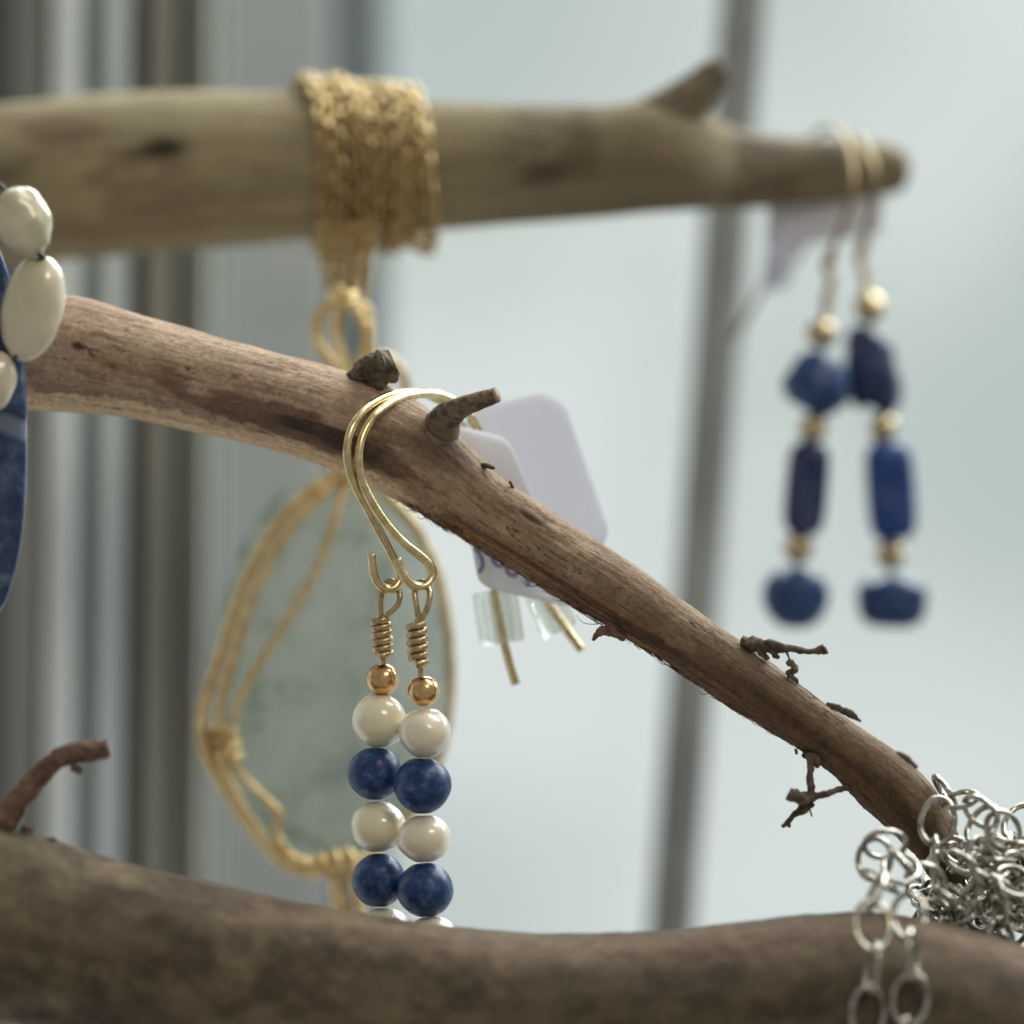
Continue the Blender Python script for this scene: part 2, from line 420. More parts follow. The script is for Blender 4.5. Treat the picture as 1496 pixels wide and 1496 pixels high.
post = upright('leaning_post', 995, 1064, 118, 5, (0.36, 0.38, 0.38), lean=-0.078, rough=0.35, bev=2.0, zs=(-0.45, 0.45))
tag(post, 'slim grey metal post leaning slightly in front of the window glass', 'post')
edge = upright('wall_end_strip', 500, 560, 260, 8, (0.09, 0.125, 0.13), lean=0.0, zs=(-0.9, 0.9))  # dark strip added to stand in for the wall's darker end face
tag(edge, 'dark teal upright strip added outside the glass for the darker end of the grey wall', 'strip')

# ------------------------------------------------------------------ branches
def limb(name, ctrl, nlen, nround, colour_fn, disp_fn, mat, root, cap=14.0):
    """ctrl rows: x, top y, bottom y, depth -> a round limb, coloured and roughened over (x, theta)"""
    rows = []
    for x, yt, yb, d in ctrl: rows.append([x, yt, yb, d])
    ctr = []
    for i, (x, yt, yb, d) in enumerate(rows):
        a = rows[max(i - 1, 0)]; b = rows[min(i + 1, len(rows) - 1)]
        dx = b[0] - a[0]; dy = (b[1] + b[2] - a[1] - a[2]) / 2
        cosn = dx / math.hypot(dx, dy)
        c = P(x, (yt + yb) / 2, d)
        ctr.append([*c, L((yb - yt) / 2 * cosn, d), x])
    q = spline(ctr, nlen)
    c, r, xs = q[:, :3], q[:, 3], q[:, 4]
    t, a, b = frames(c, (0, -1, 0))                  # a: towards the camera
    b = np.where((b[:, 2:3] < 0), -b, b)             # b: up across the limb
    th = np.linspace(-np.pi, np.pi, nround, endpoint=False)
    X = np.repeat(xs[:, None], nround, 1); T = np.repeat(th[None], nlen, 0)
    u = np.concatenate([[0], np.cumsum(np.linalg.norm(np.diff(c, axis=0), axis=1))]) * 1000
    U = np.repeat(u[:, None], nround, 1); Rm = r[:, None] * 1000 * np.ones_like(T)
    Q = np.stack([U, Rm * np.cos(T), Rm * np.sin(T)], -1)      # mm
    deg = np.degrees(T)
    dr = disp_fn(X, deg, Q)                                     # mm
    rad = r[:, None] + dr * 0.001
    e = np.minimum(np.arange(nlen), np.arange(nlen)[::-1]) / cap
    rad = rad * np.sqrt(np.clip(1 - (1 - np.clip(e, 0, 1)) ** 2, 0.02, 1))[:, None]
    v = c[:, None] + rad[..., None] * (np.cos(T)[..., None] * a[:, None] + np.sin(T)[..., None] * b[:, None])
    vc = np.clip(colour_fn(X, deg, Q), 0.005, 0.9)
    f = ring_faces(nlen, nround)
    o = build(name, v.reshape(-1, 3), f, mat, root, uv=Q.reshape(-1, 3), vc=vc.reshape(-1, 3))
    return o, (xs, c, r, a, b)
def on_limb(info, x, deg, out=0.0):
    xs, c, r, a, b = info; i = int(np.argmin(np.abs(xs - x)))
    t = math.radians(deg); n = math.cos(t) * a[i] + math.sin(t) * b[i]
    return c[i] + n * (r[i] + out * 0.001), n, i
def blob(X, deg, x0, d0, wx, wd): return np.exp(-((X - x0) / wx) ** 2 - ((deg - d0) / wd) ** 2)

# -- middle branch, in focus
MID = [(-420, 380, 560, 20), (-200, 402, 582, 17), (-60, 412, 592, 14), (95, 431, 604, 11), (200, 462, 614, 9), (300, 490, 632, 8), (400, 515, 657, 7), (500, 541, 690, 6),
       (570, 566, 728, 6), (640, 620, 770, 5.5), (700, 678, 803, 5), (750, 715, 832, 4.5), (800, 747, 863, 4), (900, 807, 926, 3), (1000, 879, 987, 2), (1080, 932, 1042, 0), (1150, 985, 1085, -2),
       (1230, 1042, 1138, -2), (1300, 1086, 1212, -1), (1345, 1126, 1272, 0), (1380, 1180, 1345, 1), (1402, 1260, 1430, 2), (1415, 1370, 1540, 3)]
def mid_cracks(X, deg, Q):
    n_ = fbm(Q * np.array([0.055, 0.62, 0.62]), 3, 131, 0.6); w_ = fbm(Q * np.array([0.12, 0.25, 0.25]), 3, 137)
    return np.exp(-(np.abs(n_) / 0.022) ** 2) * ss(0.10, 0.40, w_)
def mid_colour(X, deg, Q):
    q = Q * np.array([0.05, 0.32, 0.32]); big = fbm(q * 1.2, 4, 5); st = fbm(Q * np.array([0.10, 1.5, 1.5]), 4, 9)
    pat = fbm(Q * np.array([0.22, 0.33, 0.33]), 5, 21, 0.6)
    left = 1 - ss(420, 760, X)
    c = mix(C3(0.255, 0.190, 0.130) * np.ones(X.shape + (3,)), C3(0.42, 0.320, 0.245), left)
    c = mix(c, C3(0.40, 0.28, 0.20), ss(0.0, 0.6, big) * left * 0.7 * (1 - ss(150, 380, X)))
    c = mix(c, C3(0.165, 0.118, 0.082), ss(0.1, 0.7, st + 0.5 * pat) * 0.5)
    c = mix(c, C3(0.42, 0.36, 0.27), ss(0.12, 0.5, -pat) * 0.35)
    # worn mid zone, pale under the hooks
    c = mix(c, C3(0.40, 0.31, 0.21), blob(X, deg, 650, -22, 95, 26) * 0.75 + blob(X, deg, 760, -2, 90, 16) * 0.35)
    # stripped pale wood along the lower left side, lightened further for bounce from below
    lim = -44 + 16 * pat + 14 * ss(350, 560, X) * 0.3
    c = mix(c, C3(0.72, 0.57, 0.39), ss(0, 9, lim - deg) * (1 - ss(560, 700, X)) * 0.95)
    # dark bark remains on the near side
    cen = np.interp(X[:, :1], [230, 330, 460, 560, 640], [2, -22, -22, -26, -18]); half = np.interp(X[:, :1], [215, 262, 330, 430, 520, 600, 660], [0, 10, 15, 19, 21, 16, 0])
    m = ss(-5, 5, half + 12 * pat - np.abs(deg - cen)) * ss(215, 265, X) * (1 - ss(620, 680, X))
    c = mix(c, C3(0.165, 0.105, 0.078), m * 0.9)
    m2 = ss(-4, 4, np.interp(X[:, :1], [400, 440, 500, 570, 600], [0, 12, 15, 13, 0]) + 9 * st - np.abs(deg - cen)) * ss(400, 440, X) * (1 - ss(560, 600, X))
    c = mix(c, C3(0.068, 0.048, 0.044), m2)
    c = mix(c, C3(0.42, 0.33, 0.26), np.clip(blob(X, deg, 303, -8, 15, 8) * 1.6 + 0.5 * pat * blob(X, deg, 300, -8, 22, 12), 0, 0.9))
    c = mix(c, C3(0.05, 0.033, 0.025), np.clip(blob(X, deg, 138, 9, 7, 3.4) * 2 + blob(X, deg, 186, -4, 7, 3) * 0.8 + blob(X, deg, 350, 17, 7, 4) * 0.7, 0, 0.9))
    # shade painted in around the foot of the side twig, and the knot below
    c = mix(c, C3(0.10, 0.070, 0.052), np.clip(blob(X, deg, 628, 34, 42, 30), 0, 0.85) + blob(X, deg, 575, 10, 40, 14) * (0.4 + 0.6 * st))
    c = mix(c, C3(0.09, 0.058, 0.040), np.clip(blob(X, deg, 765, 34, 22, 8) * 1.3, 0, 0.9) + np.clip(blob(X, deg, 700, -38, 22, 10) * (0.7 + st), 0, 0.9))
    # fibrous red-brown inner bark along the underside, right half
    fib = fbm(Q * np.array([0.06, 2.6, 2.6]), 4, 33)
    edge_ = np.interp(X[:, :1], [560, 640, 720, 850, 1000, 1150, 1400], [-80, -52, -30, -22, -18, -14, -12])
    m = ss(-6, 8, edge_ + 12 * pat - deg) * ss(575, 680, X)
    c = mix(c, mix(C3(0.27, 0.155, 0.085) * np.ones(X.shape + (3,)), C3(0.085, 0.05, 0.032), ss(-0.25, 0.35, fib)), m * 0.9)
    # right end: brown, darker below
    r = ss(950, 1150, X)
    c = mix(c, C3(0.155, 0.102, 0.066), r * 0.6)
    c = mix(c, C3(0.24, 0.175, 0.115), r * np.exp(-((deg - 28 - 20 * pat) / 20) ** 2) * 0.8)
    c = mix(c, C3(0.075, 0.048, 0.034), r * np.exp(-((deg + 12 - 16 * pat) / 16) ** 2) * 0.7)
    spk = fbm(Q * np.array([0.8, 1.0, 1.0]), 4, 45, 0.65)
    c = mix(c, C3(0.10, 0.068, 0.05), ss(0.42, 0.75, spk) * 0.55)
    c = c * (1 + 0.14 * st + 0.08 * fib + 0.22 * spk)[..., None]
    ck = mid_cracks(X, deg, Q)
    c = mix(c, C3(0.045, 0.03, 0.022), ck * 0.8)
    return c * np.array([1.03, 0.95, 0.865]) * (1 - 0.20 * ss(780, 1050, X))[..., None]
def mid_disp(X, deg, Q):
    low = fbm(Q * np.array([0.06, 0.16, 0.16]), 3, 41); fib = fbm(Q * np.array([0.10, 2.6, 2.6]), 4, 33); fine = fbm(Q * 2.2, 3, 50)
    under = ss(-5, -40, -(-deg) * 1.0) if False else ss(0, 1, (-(deg) - 15) / 30) * (deg < 0)
    rgt = ss(575, 700, X)
    h = 0.26 * low + 0.03 * fine - 0.05 * fib + rgt * under * (0.16 * fib + 0.05 * fine)
    h += 0.5 * blob(X, deg, 618, 56, 34, 34)                        # swelling at the twig's foot
    h -= 0.35 * blob(X, deg, 765, 34, 16, 6) + 0.25 * blob(X, deg, 138, 9, 6, 3)    # dents
    h += 0.35 * blob(X, deg, 690, -62, 40, 16) * (0.6 + fine)                       # torn bark
    h -= 0.16 * mid_cracks(X, deg, Q); h += 0.10 * fbm(Q * np.array([0.22, 0.4, 0.4]), 3, 143)
    bark = blob(X, deg, 500, -22, 70, 18)
    h += bark * (0.05 + 0.10 * fbm(Q * 1.6, 3, 61))
    return h
mid = thing('driftwood_branch', P(700, 735, 5), 'sharp brown slanting branch with broken stub that the pearl earrings hang on', 'branch', 'driftwood branches')
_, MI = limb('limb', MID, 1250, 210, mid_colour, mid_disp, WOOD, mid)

def rough_twig(name, pts, radii, mat, root, parent=None, n=80, m=22, lump=0.18, seed=0, flat=1.0, freq=1400):
    q = np.array([[*P(*p), L(r, p[2])] for p, r in zip(pts, radii)])
    s = spline(q, n); v, f = tube_data(s[:, :3], s[:, 3], m, flat=flat)
    c = np.repeat(s[:, :3], m, 0); rel = v - c
    v = c + rel * (1 + lump * fbm(v * freq + seed, 4, seed))[:, None]
    return build(name, v, f, mat, root, parent)
# side twig beside the hooks, with its slanting cut end
ft, fn, _ = on_limb(MI, 612, 60)
tw = [(ft - fn * 0.0020, 0.0026), (ft - fn * 0.0006, 0.0026), (ft + fn * 0.0004, 0.00225), (0.5 * (ft + fn * 0.0014) + 0.5 * P(652, 606, 0.5), 0.00175)]
tw += [(P(668, 598, -0.6), 0.00128), (P(690, 589, -2), 0.00106), (P(708, 583, -2.8), 0.00098), (P(727, 577, -3.4), 0.00088)]
q = spline(np.array([[*p, r] for p, r in tw]), 170); mm = 44
v, f = tube_data(q[:, :3], q[:, 3], mm); cc = np.repeat(q[:, :3], mm, 0); Qt = v * 1000
st = fbm(Qt * 0.9, 4, 151, 0.6); v = cc + (v - cc) * (1 + 0.07 * fbm(Qt * 0.55, 3, 153) + 0.03 * st)[:, None]
tc_ = mix(C3(0.225, 0.165, 0.112) * np.ones((len(v), 3)), C3(0.10, 0.067, 0.046), ss(-0.1, 0.5, st))
tc_[-mm * 3:] = C3(0.30, 0.235, 0.16)
build('twig', v, f, WOOD, mid, uv=Qt, vc=tc_)
# broken stub on the upper side
rough_twig('stub', [(496, 560, 6), (524, 552, 5), (548, 542, 4), (564, 536, 4), (577, 530, 4)], [8, 20, 27, 28, 17], BARK, mid, lump=0.46, seed=17, n=90, m=60, freq=520)
rough_twig('stub', [(545, 534, 4), (553, 522, 4), (566, 515, 4)], [13, 10, 4], BARKTAN, mid, lump=0.5, seed=12, n=30, m=20)
# little dry twigs and flakes on the lower half
TW = [
    ([(1085, 938, -1), (1110, 942, -2), (1135, 945, -3), (1160, 948, -3), (1185, 952, -3), (1204, 948, -3)], [9, 9, 7, 5.5, 5, 6.5]),
    ([(1205, 956, -3), (1203, 945, -3)], [4, 4]),
    ([(1105, 948, -2), (1118, 958, -2), (1122, 964, -2)], [6, 5, 3]),
    ([(1125, 950, -3), (1134, 957, -3), (1138, 962, -3)], [5, 5, 3]),
    ([(1150, 972, -3), (1156, 968, -3), (1160, 978, -3), (1148, 984, -3)], [4, 5, 6, 3]),
    ([(1148, 950, -3), (1153, 962, -3), (1156, 970, -3)], [1.5, 1.2, 1.2]),
    ([(1183, 1100, -4), (1184, 1125, -4), (1186, 1160, -5)], [5.5, 5, 5.5]),
    ([(1262, 1148, 1), (1238, 1151, -3), (1210, 1158, -6), (1180, 1168, -5)], [7, 5, 5, 5]),
    ([(1192, 1163, -5), (1172, 1166, -6), (1160, 1162, -7), (1152, 1158, -7)], [7, 9, 10, 8]),
    ([(1186, 1170, -5), (1172, 1182, -5), (1160, 1190, -5), (1150, 1202, -5), (1142, 1208, -5)], [8, 7, 5, 4, 2]),
    ([(1152, 1200, -5), (1153, 1209, -5)], [3, 2]),
    ([(1180, 1178, -5), (1184, 1186, -5), (1186, 1193, -5)], [1.8, 1.3, 1]),
    ([(1176, 1100, -3), (1192, 1112, -4), (1194, 1122, -4)], [6, 7, 3]),
    ([(1162, 1094, -3), (1164, 1102, -3)], [3.5, 2]),
    ([(1208, 1028, -4), (1225, 1036, -5), (1242, 1043, -5), (1258, 1054, -5)], [3, 5, 5, 1.5]),
    ([(1152, 985, -3), (1162, 993, -3), (1166, 999, -3)], [4, 4, 2]),
    ([(912, 932, 1), (890, 922, 0), (875, 924, -1), (866, 936, -1)], [6, 7, 6, 2]),
    ([(1310, 1098, -10), (1325, 1108, -10), (1340, 1122, -10)], [3, 6, 3]),
    ([(702, 681, 4), (712, 680, 3), (721, 684, 2)], [4, 4, 2]),
    ([(750, 714, 4), (745, 704, 3)], [3, 2]),
]
for i, (p, r) in enumerate(TW):
    rough_twig('twiglet' if i not in (14, 16, 17, 18, 19) else 'bark_flake', p, r, BARK if i != 16 else BARKRED, mid, lump=0.45, seed=20 + i, n=40, m=12, flat=0.7 if i in (14, 16, 17) else 1.0)
# torn bark fibres clinging to the underside
parts = []
for k in range(330):
    x = random.uniform(640, 1330) if k < 240 else random.uniform(630, 760)
    deg = random.uniform(-112, -62); p, n_, i = on_limb(MI, x, deg, random.uniform(0.0, 0.10))
    xs, c, r, a, b = MI
    tg = c[min(i + 6, len(c) - 1)] - c[max(i - 6, 0)]; tg /= np.linalg.norm(tg); tg *= random.choice((1, 1, -1))
    ln = random.uniform(0.5, 2.2) * 0.001; lift = abs(random.gauss(0, 0.06 if k < 240 else 0.12)) * ln + 0.00002
    side = np.cross(tg, n_); wob = random.uniform(-0.15, 0.15) * ln
    pts = [p + tg * ln * t + n_ * (lift * t ** 1.6 + 0.00003) + side * wob * t * t for t in np.linspace(0, 1, 6)]
    rr = np.linspace(1, 0.35, 6) * random.uniform(0.025, 0.085) * 0.001
    parts.append(tube_data(pts, rr, 5))
for (x, deg, ln, up) in ((815, -75, 2.2, 1.2), (850, -85, 1.6, 0.5), (905, -80, 2.8, 1.4), (640, -95, 1.2, 0.8), (620, -100, 0.9, 0.7), (660, -92, 1.0, 1.0), (1000, -95, 1.3, 0.5), (1062, -92, 1.2, 0.8)):
    p, n_, i = on_limb(MI, x, deg, 0.02); c = MI[1]; tg = c[i - 6] - c[i + 6]; tg /= np.linalg.norm(tg)
    pts = [p + (tg * ln * t + n_ * up * math.sin(t * 2.4) * 0.7) * 0.001 for t in np.linspace(0, 1, 10)]
    parts.append(tube_data(pts, np.linspace(0.06, 0.02, 10) * 0.001, 5))
v, f = join(parts); fo = build('bark_fibres', v, f, FIBRE, mid); fo['kind'] = 'stuff'

# -- rear branch
REAR = [(-520, 215, 420, 62), (-250, 180, 405, 60), (0, 152, 388, 58), (150, 137, 376, 57), (300, 131, 364, 56), (450, 134, 352, 55), (600, 146, 341, 55), (750, 153, 327, 55), (880, 156, 317, 56),
        (960, 158, 311, 57), (1030, 180, 308, 64), (1120, 197, 304, 69), (1220, 203, 296, 73), (1290, 209, 286, 75), (1326, 219, 276, 76)]
def rear_colour(X, deg, Q):
    pat = fbm(Q * np.array([0.07, 0.16, 0.16]), 5, 71, 0.6); st = fbm(Q * np.array([0.05, 0.9, 0.9]), 4, 75)
    c = mix(C3(0.31, 0.275, 0.185) * np.ones(X.shape + (3,)), C3(0.205, 0.170, 0.110), ss(500, 900, X))
    c = mix(c, C3(0.20, 0.150, 0.105), ss(0.0, 0.5, pat) * (1 - ss(250, 500, X)) * 0.8)
    c = mix(c, C3(0.12, 0.095, 0.065), ss(0.05, 0.6, pat) * ss(600, 800, X) * 0.9)
    c = mix(c, C3(0.37, 0.30, 0.19), np.exp(-((deg + 60) / 22) ** 2) * (1 - ss(500, 800, X)) * 0.6)
    k = blob(X, deg, 258, 12, 26, 6) * 1.5 + blob(X, deg, 225, 8, 45, 5) * 0.5 + blob(X, deg, 1085, 40, 55, 12) * 0.9 + blob(X, deg, 785, -12, 32, 9) * 0.8 + blob(X, deg, 30, 2, 45, 12) * 0.6
    c = mix(c, C3(0.035, 0.027, 0.022), np.clip(k, 0, 0.93))
    return c * (1 + 0.22 * st)[..., None] * np.array([1.0, 0.945, 0.86])
def rear_disp(X, deg, Q): return 0.25 * fbm(Q * np.array([0.05, 0.1, 0.1]), 3, 81) + 0.05 * fbm(Q * 0.8, 3, 83) + 1.3 * blob(X, deg, 980, 75, 55, 45) - 0.4 * blob(X, deg, 258, 12, 20, 5)
rear = thing('driftwood_branch', P(650, 245, 56), 'blurred thick pale branch behind, level, wrapped in gold chain', 'branch', 'driftwood branches')
_, RI = limb('limb', REAR, 520, 110, rear_colour, rear_disp, WOODSOFT, rear, cap=4.0)
rough_twig('stub', [(930, 205, 56), (985, 165, 56), (1020, 133, 56), (1043, 110, 56), (1056, 103, 56)], [52, 42, 31, 25, 23], BARKTAN, rear, lump=0.06, seed=5)

# -- front branch
FRONT = [(-520, 1120, 1420, -11), (-250, 1160, 1455, -13), (0, 1207, 1492, -14), (120, 1242, 1512, -14), (250, 1275, 1535, -15), (400, 1309, 1562, -15), (550, 1338, 1590, -15), (700, 1356, 1612, -15), (850, 1364, 1625, -15),
         (1000, 1359, 1630, -15), (1100, 1347, 1625, -15), (1200, 1335, 1615, -15), (1290, 1334, 1612, -15), (1400, 1354, 1622, -15), (1500, 1386, 1640, -15), (1700, 1450, 1690, -15), (1950, 1540, 1770, -14)]
def front_colour(X, deg, Q):
    pat = fbm(Q * np.array([0.24, 0.34, 0.34]), 5, 91, 0.65); st = fbm(Q * np.array([0.10, 0.5, 0.5]), 4, 95)
    c = mix(C3(0.140, 0.105, 0.068) * np.ones(X.shape + (3,)), C3(0.082, 0.058, 0.039), ss(-0.15, 0.5, pat) * 0.85 )
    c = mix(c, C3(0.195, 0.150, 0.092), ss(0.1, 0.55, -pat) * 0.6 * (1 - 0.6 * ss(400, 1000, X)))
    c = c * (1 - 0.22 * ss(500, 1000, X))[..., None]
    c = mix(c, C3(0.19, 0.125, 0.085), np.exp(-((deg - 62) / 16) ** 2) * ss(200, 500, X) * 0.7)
    spk = fbm(Q * np.array([0.6, 0.9, 0.9]), 4, 111, 0.7)
    return c * (1 + 0.24 * st + 0.26 * spk)[..., None]
def front_disp(X, deg, Q): return 0.25 * fbm(Q * np.array([0.06, 0.1, 0.1]), 3, 101) + 0.08 * fbm(Q * 0.7, 4, 103)
front = thing('driftwood_branch', P(700, 1480, -19), 'thick dark brown branch along the bottom edge, nearest and blurred', 'branch', 'driftwood branches')
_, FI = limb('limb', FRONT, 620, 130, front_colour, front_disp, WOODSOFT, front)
rough_twig('twig', [(-25, 1235, -15), (10, 1190, -15), (45, 1147, -15), (80, 1112, -15), (115, 1099, -15), (145, 1096, -15), (158, 1093, -15)], [30, 20, 16, 15, 16, 14, 13], BARKRED, front, lump=0.14, seed=31)
rough_twig('bark_flake', [(105, 1120, -15), (116, 1124, -15), (120, 1130, -15)], [6, 6, 3], BARKRED, front, seed=33, n=20, m=10)
for x, y in ((40, 1210), (75, 1228)): rough_twig('bark_flake', [(x - 10, y + 12, -15), (x, y, -15), (x + 8, y + 10, -15)], [5, 5, 3], BARK, front, seed=x, n=20, m=10, lump=.5)

# ------------------------------------------------------------------ pearl and lapis earrings on the middle branch
def coil_data(x0, y0, x1, y1, d, rad, rw, turns, n=40):
    t = np.linspace(0, 1, int(turns * n)); ax = P(x1, y1, d) - P(x0, y0, d); A = ax / np.linalg.norm(ax)
    e1 = np.array([1.0, 0, 0]); e1 -= A * (e1 @ A); e1 /= np.linalg.norm(e1); e2 = np.cross(A, e1)
    ph = 2 * np.pi * turns * t + 0.6
    rr = L(rad - rw, d) * (1 + 0.06 * np.sin(ph * 0.37 + 1)); rr[-n // 5:] *= np.linspace(1, 1.28, len(rr[-n // 5:]))
    c = P(x0, y0, d) + ax * t[:, None] + rr[:, None] * (np.cos(ph)[:, None] * e1 + np.sin(ph)[:, None] * e2)
    return tube_data(c, L(rw, d), 12)
def front_earring(label, hook, eye, coil, pin, beads, tube, tail, d):
    root = thing('drop_earring', P(*beads[0][1:4]), label, 'earring', 'pearl and blue bead earrings')
    wire('ear_hook', hook, 6.6, GOLD, root, n=320, m=16)
    hs = [o for o in root.children]
    wire('eye_loop', eye, 4.6, BRASS, root, n=90, rough=0.05)
    v, f = coil_data(*coil, d, 16.5, 5.6, 5.2); build('wire_coil', v, f, BRASS, root)
    wire('head_pin', pin, 4.6, BRASS, root, n=20)
    for k, (nm, x, y, dd, rx, ry, mt) in enumerate(beads):
        bead(nm, x, y, dd, rx, ry, mt, root, tilt=random.uniform(-6, 6), lump=0.04 if 'pearl' in nm else 0.022, seed=k + int(x), dimple=0.05, power=None)
    # clear stopper on the back of the hook
    (xa, ya, da), (xb, yb, db), rt = tube
    c = np.array([P(xa + (xb - xa) * t, ya + (yb - ya) * t, da + (db - da) * t) for t in np.linspace(0, 1, 12)])
    ro = L(rt, da); ri = L(10, da); e = np.concatenate([np.linspace(0, 1, 12), np.linspace(1, 0, 12)])
    cc = np.vstack([c, c[::-1]]); rr = np.concatenate([np.full(12, ro), np.full(12, ri)])
    rr[0] *= 0.93; rr[11] *= 0.93
    t0, a0, b0 = frames(c); a2 = np.vstack([a0, a0[::-1]]); b2 = np.vstack([b0, b0[::-1]])
    m = 36; th = np.linspace(0, 2 * np.pi, m, endpoint=False)
    flute = 1 + 0.02 * np.cos(th * 9)
    vv = cc[:, None] + rr[:, None, None] * flute[None, :, None] * (np.cos(th)[None, :, None] * a2[:, None] + np.sin(th)[None, :, None] * b2[:, None])
    build('clear_stopper', vv.reshape(-1, 3), ring_faces(24, m, closed=True), CLEAR, root)
    return root
BE, PE, LA, MB = 'metal_bead', 'pearl_bead', 'blue_bead', 'metal_bead'
front_earring('earring of pearls and blue beads, rear one of the pair on the slanting branch',
    [(543, 809, -1), (545, 830, -1), (551, 850, -1), (563, 861, -.5), (576, 859, 0), (584, 846, 0.5), (582, 830, 0.5), (571, 808, 0), (555, 778, -1), (537, 744, -2), (520, 712, -3), (509, 678, -3.5), (508, 645, -3.2), (519, 616, -2.2), (542, 592, 0), (572, 577, 3), (603, 574, 7), (633, 580, 11), (662, 602, 13), (690, 668, 14.5), (708, 760, 15), (722, 860, 15), (736, 935, 15), (746, 975, 15), (754, 1000, 15)],
    [(557, 905, .5), (556, 880, .5), (559, 860, 1.2), (568, 849, 1.8), (577, 853, 1.2), (584, 870, .2), (580, 886, 0), (568, 897, 0), (562, 906, .5)],
    (556, 905, 560, 958), [(557, 900, .8), (560, 960, .8), (561, 990, .8)],
    [(BE, 559, 993, .8, 24.5, 24, COPPER), (PE, 554, 1053, .8, 40, 39.5, PEARL), (LA, 548, 1130, .8, 40.5, 39, LAPIS), (PE, 553, 1208, .8, 40.5, 38, PEARL), (LA, 553, 1286, .8, 39, 40, LAPIS), (PE, 563, 1363, .8, 40, 38, PEARL)],
    ((722, 862, 15), (734, 940, 15), 33), None, .8)
front_earring('earring of pearls and blue beads, overlapping the other of its pair in front',
    [(580, 816, -3.5), (586, 832, -3.5), (595, 848, -3.5), (608, 857, -3), (623, 855, -2.5), (632, 841, -2), (628, 826, -2), (613, 811, -2.3), (590, 793, -2.8), (566, 767, -3.2), (545, 736, -3.5), (529, 702, -3.6), (524, 668, -3.4), (530, 636, -2.6), (548, 607, -1), (577, 585, 2.5), (610, 576, 6.5), (645, 578, 10), (675, 596, 12.5), (697, 626, 14), (735, 730, 16), (778, 840, 16.5), (800, 880, 16.5), (826, 918, 16.5), (850, 950, 16.5)],
    [(613, 908, -3), (608, 885, -3), (606, 866, -2.6), (612, 852, -1.8), (621, 852, -2), (628, 866, -3), (626, 884, -3.4), (619, 900, -3.2), (614, 909, -3)],
    (609, 912, 612, 970), [(610, 905, -2.6), (614, 975, -2.6), (617, 1008, -2.6)],
    [(BE, 619, 1010, -2.6, 23.5, 23, COPPER), (PE, 620, 1070, -2.6, 39, 36.5, PEARLPINK), (LA, 617, 1148, -2.6, 42, 42, LAPIS), (PE, 620, 1225, -2.6, 39.5, 34.5, PEARLPINK), (LA, 621, 1300, -2.6, 41.5, 40.5, LAPIS), (PE, 630, 1374, -2.6, 40, 36, PEARLPINK)],
    ((790, 862, 16.5), (819, 922, 16.5), 27), None, -2.6)

# price cards
def card(name, quad, thick, mat, label, cat, bend=0.3, rc=0.16, root=None, group=None, ptop=None):
    q = np.array([P(*p) for p in quad])                       # tl, tr, br, bl
    w_ = np.linalg.norm(q[1] - q[0]); h_ = np.linalg.norm(q[3] - q[0]); rr = rc * min(w_, h_)
    out = []
    for cx, cy, a0 in ((rr, rr, 180), (w_ - rr, rr, 270), (w_ - rr, h_ - rr, 0), (rr, h_ - rr, 90)):
        for a in np.linspace(a0, a0 + 90, 9): out.append((cx + rr * math.cos(math.radians(a)), cy + rr * math.sin(math.radians(a))))
    out = np.array(out) / np.array([w_, h_])
    rings = []
    n_ = np.cross(q[1] - q[0], q[3] - q[0]); n_ /= np.linalg.norm(n_)
    if n_[1] > 0: n_ = -n_
    def at(st):
        s_, t_ = st[:, 0:1], st[:, 1:2]
        p = (q[0] * (1 - s_) + q[1] * s_) * (1 - t_) + (q[3] * (1 - s_) + q[2] * s_) * t_
        return p + n_ * (bend * 0.001 * (np.sin(t_ * 3.0) * 1.6 + np.sin(s_ * 2.2 + 0.5)))
    m = len(out); K = 10
    V = [at(0.5 + (out - 0.5) * k / K) for k in range(1, K + 1)]
    V = np.vstack(V); half = n_ * thick * 0.0005
    top = V + half; bot = V[::-1] - half
    # one closed sheet: centre-out in front, then back in behind
    idx = np.arange(K * m).reshape(K, m); F = ring_faces(K, m, caps=False)
    off = K * m; V2 = np.vstack([V + half, V - half])
    F = F + [[i + off for i in f_[::-1]] for f_ in F]
    F.append(idx[0, ::-1].tolist()); F.append((idx[0] + off).tolist())
    o_ = idx[-1]
    F += [[int(o_[i]), int(o_[(i + 1) % m]), int(o_[(i + 1) % m]) + off, int(o_[i]) + off] for i in range(m)]
    o = build(name, V2, F, mat, root)
    if label: tag(o, label, cat, group)
    return o, at, n_
card('price_card', [(668, 600, 17), (820, 567, 16), (899, 798, 16), (750, 836, 17)], 0.35, CARD, 'blank white rounded card behind the slanting branch, larger tilted one', 'card', 0.25, 0.26, group='price cards on the pearl earrings')
c1, cat1, n1 = card('price_card', [(655, 618, 11.5), (742, 640, 12.5), (846, 890, 14), (700, 857, 12.5)], 0.3, CARDTHIN, 'white card with violet handwriting peeping out above and below the branch', 'card', 0.3, 0.17, group='price cards on the pearl earrings')
def on_card(x, y, quad=((655, 618), (742, 640), (846, 890), (700, 857))):
    s_, t_ = 0.5, 0.5; q = np.array(quad, float)
    for _ in range(30):
        p = (q[0] * (1 - s_) + q[1] * s_) * (1 - t_) + (q[3] * (1 - s_) + q[2] * s_) * t_
        ds = (q[1] - q[0]) * (1 - t_) + (q[2] - q[3]) * t_; dt = (q[3] - q[0]) * (1 - s_) + (q[2] - q[1]) * s_
        e = np.linalg.solve(np.stack([ds, dt], 1), np.array([x, y]) - p); s_ += e[0]; t_ += e[1]
    return cat1(np.array([[s_, t_]]))[0] + n1 * 0.00019
parts = []
